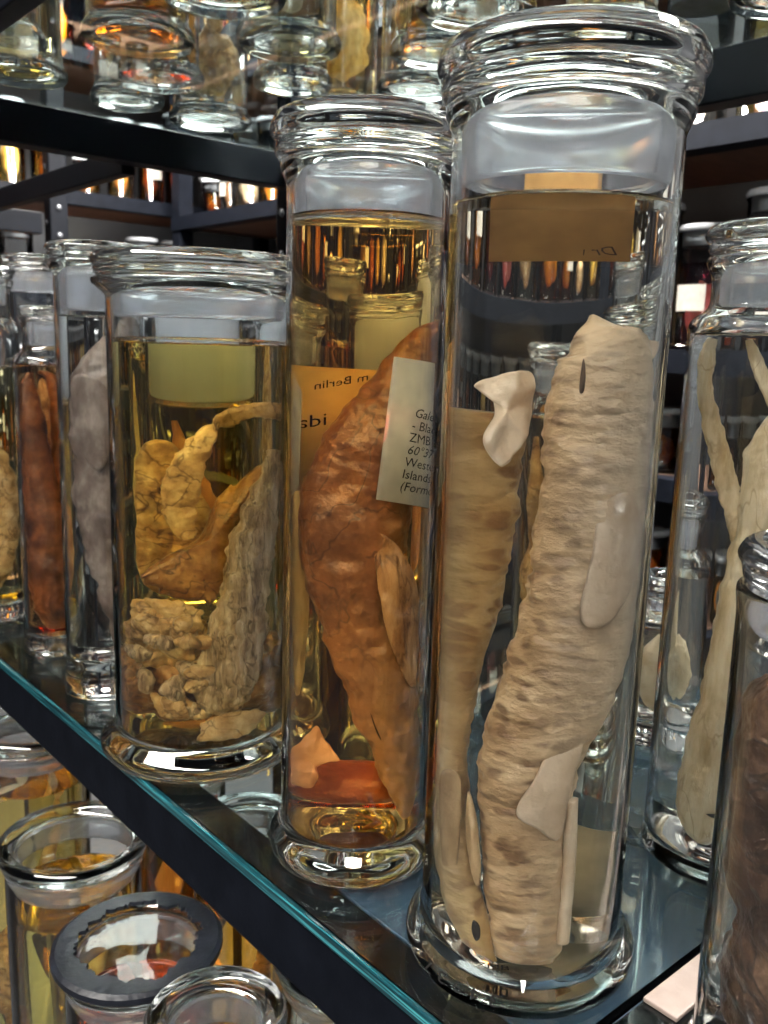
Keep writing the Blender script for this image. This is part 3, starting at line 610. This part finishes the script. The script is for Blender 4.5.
for i, (x, y, R, H, fl_, lv, kd, mt, nk, lab, clab) in enumerate(ROW2):
    jar('specimen_jar', (x, y, SHELF), lab, R, H, fl_, lv, (nk[0] if nk else R)+.007, .016, neck=nk, plug={1: .095, 2: .12}.get(i, .03), seg=40, frost=MILKY if i in (1, 2) else None)
    simple_content((x, y, SHELF), kd, R, lv, mt, clab, 120+i*3)

# ---------------------------------------------------------------- jars standing on the upper shelf (seen from beneath)
UP = [(.560, .810, .046, F_PALE, 'clear', 'over the amber jar'), (.756, .837, .040, F_PALE, 'clear', 'in the back row over the spotted shark jar'), (.442, .905, .050, F_AMBER, 'amber', 'over the wide yellow jar'),
      (.520, 1.020, .048, F_BROWN, 'orange', 'behind the amber one over the wide yellow jar'), (.440, .740, .050, F_STRAW, 'straw yellow', 'nearest the front edge over the amber jar'), (.665, 1.150, .050, F_PALE, 'clear', 'by the rear end beam'),
      (.620, .610, .048, F_PALE, 'clear', 'above the lid of the spotted shark jar'), (.352, 1.010, .030, F_PALE, 'clear', 'at the front near the top left corner'), (.400, 1.120, .046, F_STRAW, 'straw yellow', 'at the far front corner'),
      (.680, .720, .044, F_AMBER, 'amber', 'between the two clear jars in the middle'), (.640, .920, .040, F_STRAW, 'straw yellow', 'in the middle of the overhead shelf'), (.760, .980, .044, F_AMBER, 'amber', 'in the back row overhead'),
      (.540, 1.140, .040, F_PALE, 'clear', 'by the far end beam'), (.750, .560, .042, F_STRAW, 'straw yellow', 'in the back row beside the clear lid jar'), (.780, .400, .045, F_PALE, 'clear', 'at the rear right end')]
for i, (x, y, R, fl_, cn, where) in enumerate(UP):
    H = .22+.03*(i % 4)
    jar('specimen_jar', (x, y, UPPER), '%s overhead jar %s' % (cn, where), R, H, fl_, H*.78, R+.007, .016, plug=.03, foot=.006, foot_h=.014, seg=44, floor_t=.014)
    simple_content((x, y, UPPER), 'lump' if i % 2 else 'fish', R, H*.78, (PALE, GUT, GUTDARK, TAILFISH)[i % 4], 'specimen in the %s overhead jar %s' % (cn, where), 200+i*3)

# ---------------------------------------------------------------- jars on the lower shelf (their lids seen from above)
LOW = [(.343, .893, .072, .402, F_STRAW, 'wide jar with a rounded clear lid at lower left', .081, 'lid'), (.318, .686, .064, .402, F_AMBER, 'jar with a black tarred lid rim below the shelf edge', .074, 'tar'),
       (.292, .504, .046, .462, F_BROWN, 'jar with a ringed lid at the bottom picture edge', .052, 'lid'), (.368, 1.085, .068, .460, F_STRAW, 'low jar with a heavy lid at the left picture edge', .076, 'lid'),
       (.464, .563, .062, .402, F_PALE, 'broad lidded jar under the glass below the amber jar', .071, 'lid'), (.505, .797, .062, .402, F_AMBER, 'lidded jar under the glass below the wide yellow jar', .070, 'lid'),
       (.520, .990, .060, .400, F_BROWN, 'orange jar under the glass below the slim jars', .067, 'lid'), (.640, .650, .060, .400, F_STRAW, 'yellow jar in the second row under the glass shelf', .067, 'lid'),
       (.690, .850, .060, .400, F_AMBER, 'amber jar in the rear row under the glass shelf', .067, 'lid')]
for i, (x, y, R, H, fl_, lab, lr, kd) in enumerate(LOW):
    e = jar('specimen_jar', (x, y, LOWER), lab, R, H, fl_, H-.055, lr, .018, plug=.028, foot=.006, seg=56, recess=(.6 if kd == 'tar' else .35), lip=.003)
    simple_content((x, y, LOWER), 'lump', R, H-.05, (PALE, GUT, BROWNFISH, GUT)[i % 4], 'specimen in the %s' % lab, 300+i*3, top=H-.07)
    if kd == 'tar':
        verts, faces = [], []; n = 160; zt = H+.0195
        for k in range(n):
            th = 2*math.pi*k/n; c, s = math.cos(th), math.sin(th); p = Vector((c, s, 0))
            rin = lr-.021 + .0070*noise.noise(p*2.6) + .0060*noise.noise(p*8.0) + .0035*noise.noise(p*21.0)
            for r, z in ((rin, zt-.0030), (rin+.0008, zt+.0002), (lr-.003, zt+.0004), (lr+.0010, zt-.0020), (lr+.0012, zt-.0070), (lr-.0005, zt-.0090), (lr-.002, zt-.0095)):
                verts.append((r*c, r*s, z))
        for k in range(n):
            for j in range(6):
                a, b = k*7+j, ((k+1) % n)*7+j; faces.append((a, b, b+1, a+1))
        ts = mesh_obj('tar_seal', verts, faces, TAR, e); ts.data.set_sharp_from_angle(angle=math.radians(25))
    # scraps floating near the surface
    RR = random.Random(i)
    for k in range(3):
        a, b = RR.uniform(-.4, .4)*R, RR.uniform(-.5, .3)*R; z = H-.068
        ln_, wd = RR.uniform(.012, .026), RR.uniform(.004, .009); an = RR.uniform(0, 3.1); ux = math.cos(an); uy = math.sin(an)
        s_ = sheet('tissue_scrap', [(a-ux*ln_, b-uy*ln_, z), (a-uy*wd, b+ux*wd, z+.004), (a+ux*ln_, b+uy*ln_, z+.003), (a+uy*wd, b-ux*wd, z)], (PALE, FINMAT, GUT)[k], None, .004, .001, .002, 90, seed=400+i*5+k, n=24, loc=(x, y, LOWER+.001))
        tag(s_, '%s scrap in the %s' % (('cream', 'whitish', 'tan')[k], lab), 'scrap', 'scraps in the lower jars')

# ---------------------------------------------------------------- racks beyond
FG = thin_glass('far_jar_glass', (.93, .95, .96))
FLQ = {'amber': tinted('far_amber', (.90, .55, .12)), 'straw': tinted('far_straw', (.92, .80, .42)), 'clear': tinted('far_clear', (.90, .90, .88)), 'red': tinted('far_red', (.50, .07, .05)), 'brown': tinted('far_brown', (.55, .28, .08)), 'pink': tinted('far_pink', (.75, .38, .45))}
FSP = [PALE, GUT, GUTDARK, ORANGEFLAP, TAILFISH, BROWNFISH]
FARPAPER = paper_mat('far_label_paper', (.20, .19, .17))
FARLID = surface('far_milky_lid', [(.16, .17, .18), (.25, .26, .28)], rough=.2, bump=0)
shapes = [(.045, .26, None), (.055, .22, None), (.035, .19, .022), (.062, .27, None), (.04, .15, .026), (.042, .115, None), (.052, .315, None)]
far_mesh = {}
def keep(o):
    me = o.data; bpy.data.objects.remove(o); return me
for i, (R, H, nk) in enumerate(shapes):
    Rn = nk or R
    far_mesh[i, 'vessel'] = keep(lathe('vessel', [(0, 0), (R+.004, 0, .003), (R+.004, .008, .003), (R, .014)] + ([(R, H*.78), (Rn, H*.86, .01)] if nk else []) + [(Rn, H-.006), (Rn+.004, H), (Rn-.003, H)], FG, None, 20))
    far_mesh[i, 'lid'] = keep(lathe('lid', [(0, H+.014), (Rn+.003, H+.014, .003), (Rn+.006, H+.006, .004), (Rn+.003, H+.0005, .002), (Rn-.005, H+.0005), (Rn-.006, H-.025), (0, H-.025)], FARLID, None, 20))
    far_mesh[i, 'fluid'] = keep(lathe('fluid', [(0, .006), (R-.004, .006), (R-.004, H*.74), (0, H*.74)], FLQ['amber'], None, 20))
    for k in range(3):
        far_mesh[i, 'specimen', k] = keep(blob('specimen', (0, 0, H*.36), (R*.55, R*.55, H*.24), PALE, None, .25, 40, seed=500+i*7+k, sub=3))
    # a paper label curved round the front of the vessel
    vs, fs = [], []
    for j in range(9):
        th = math.pi + (-.55+1.1*j/8)
        for z in (H*.34, H*.56):
            vs.append(((R+.0012)*math.cos(th), (R+.0012)*math.sin(th), z))
    for j in range(8): fs.append((2*j, 2*j+2, 2*j+3, 2*j+1))
    far_mesh[i, 'label'] = keep(mesh_obj('paper_label', vs, fs, FARPAPER, None))
def part(name, me, parent, material=None):
    o = bpy.data.objects.new(name, me); COL.objects.link(o); o.parent = parent
    if material is not None:
        o.material_slots[0].link = 'OBJECT'; o.material_slots[0].material = material
    return o
RF = random.Random(11)
def far_jar(loc, rz, shape, color, label, group):
    e = empty('specimen_jar', loc, rz, label, 'jar', group)
    part('vessel', far_mesh[shape, 'vessel'], e); part('lid', far_mesh[shape, 'lid'], e)
    part('fluid', far_mesh[shape, 'fluid'], e, FLQ[color])
    part('specimen', far_mesh[shape, 'specimen', RF.randrange(3)], e, RF.choice(FSP))
    if RF.random() < .55: part('paper_label', far_mesh[shape, 'label'], e)
WORDS = {'amber': 'amber', 'straw': 'straw yellow', 'clear': 'clear', 'red': 'dark red', 'brown': 'brown', 'pink': 'pink'}
def far_rack(org, rz, length, depth, levels, label, where, rows=2, lo=0.0, hi=None, first=()):
    e = empty('board_rack', (org[0], org[1], 0), rz, label, 'rack')
    M = Matrix.Translation((org[0], org[1], 0)) @ Matrix.Rotation(rz, 4, 'Z')
    npost = max(2, int(round(length/1.1))+1)
    for i in range(npost):
        y = i*(length-.05)/(npost-1)
        for x in (0, depth-.05): box('post', (x, y, 0), (x+.05, y+.05, 2.6), STEEL, e)
    forced = dict(first)
    ORD = ('first', 'second', 'third', 'fourth', 'fifth', 'sixth', 'seventh', 'eighth', 'ninth', 'tenth', 'eleventh', 'twelfth', 'thirteenth', 'fourteenth', 'fifteenth')
    seen = {}
    for li, z in enumerate(levels):
        box('board', (.052, 0, z-.02), (depth-.05, length, z), BOARD, e)
        box('beam', (-.004, 0, z-.04), (.050, length, z+.003), STEEL, e)
        top = levels[li+1] if li+1 < len(levels) else z+.5
        if z < .4: continue
        for r in range(rows):
            y = .10 + .02*r + lo
            while y < (hi or length)-.08:
                ok = [k for k, s in enumerate(shapes) if s[1]+.03 < top-z-.07]
                if not ok: break
                k = RF.choice(ok); R = shapes[k][0]
                color = RF.choices(('amber', 'straw', 'clear', 'red', 'brown', 'pink'), (5, 3, 4, 1, 3, .6))[0]
                if forced.get(li): k, color = forced[li].pop(0); R = shapes[k][0]
                p = M @ Vector((.12+.16*r, y+R, z+.0005))
                seen[color, li] = seen.get((color, li), 0) + 1
                far_jar(p, rz, k, color, '%s %s jar from the right, %s board of the %s' % (ORD[seen[color, li]-1], WORDS[color], ('lowest', 'lower', 'middle', 'fourth', 'fifth', 'top')[li], where), '%s jars on the %s' % (WORDS[color], where))
                y += 2*R + RF.uniform(.012, .035)
far_rack((1.50, .35), 0, 2.5, .50, (.62, .92, 1.17, 1.41, 1.80, 2.2), 'dark steel rack with brown boards full of jars across the rear aisle', 'rack across the rear aisle', rows=1, first=((3, [(1, 'brown'), (3, 'amber'), (3, 'red'), (1, 'pink'), (3, 'clear'), (3, 'amber')]), (2, [(5, 'amber'), (5, 'brown'), (5, 'red')])))
far_rack((2.25, 2.95), math.pi/2, 2.75, .50, (.6, 1.0, 1.42, 1.86, 2.3), 'dark steel rack with brown boards full of jars closing the view at the far end', 'rack at the far end', rows=1)
box_l = empty('ceiling_lamp', (.30, 3.55, 2.30), label='bright lamp far behind the rack frame at the upper left', cat='lamp')
box('housing', (-.32, -.10, .03), (.32, .10, .08), LAMP_BODY, box_l); box('diffuser', (-.30, -.08, 0), (.30, .08, .03), LAMP_ON, box_l)
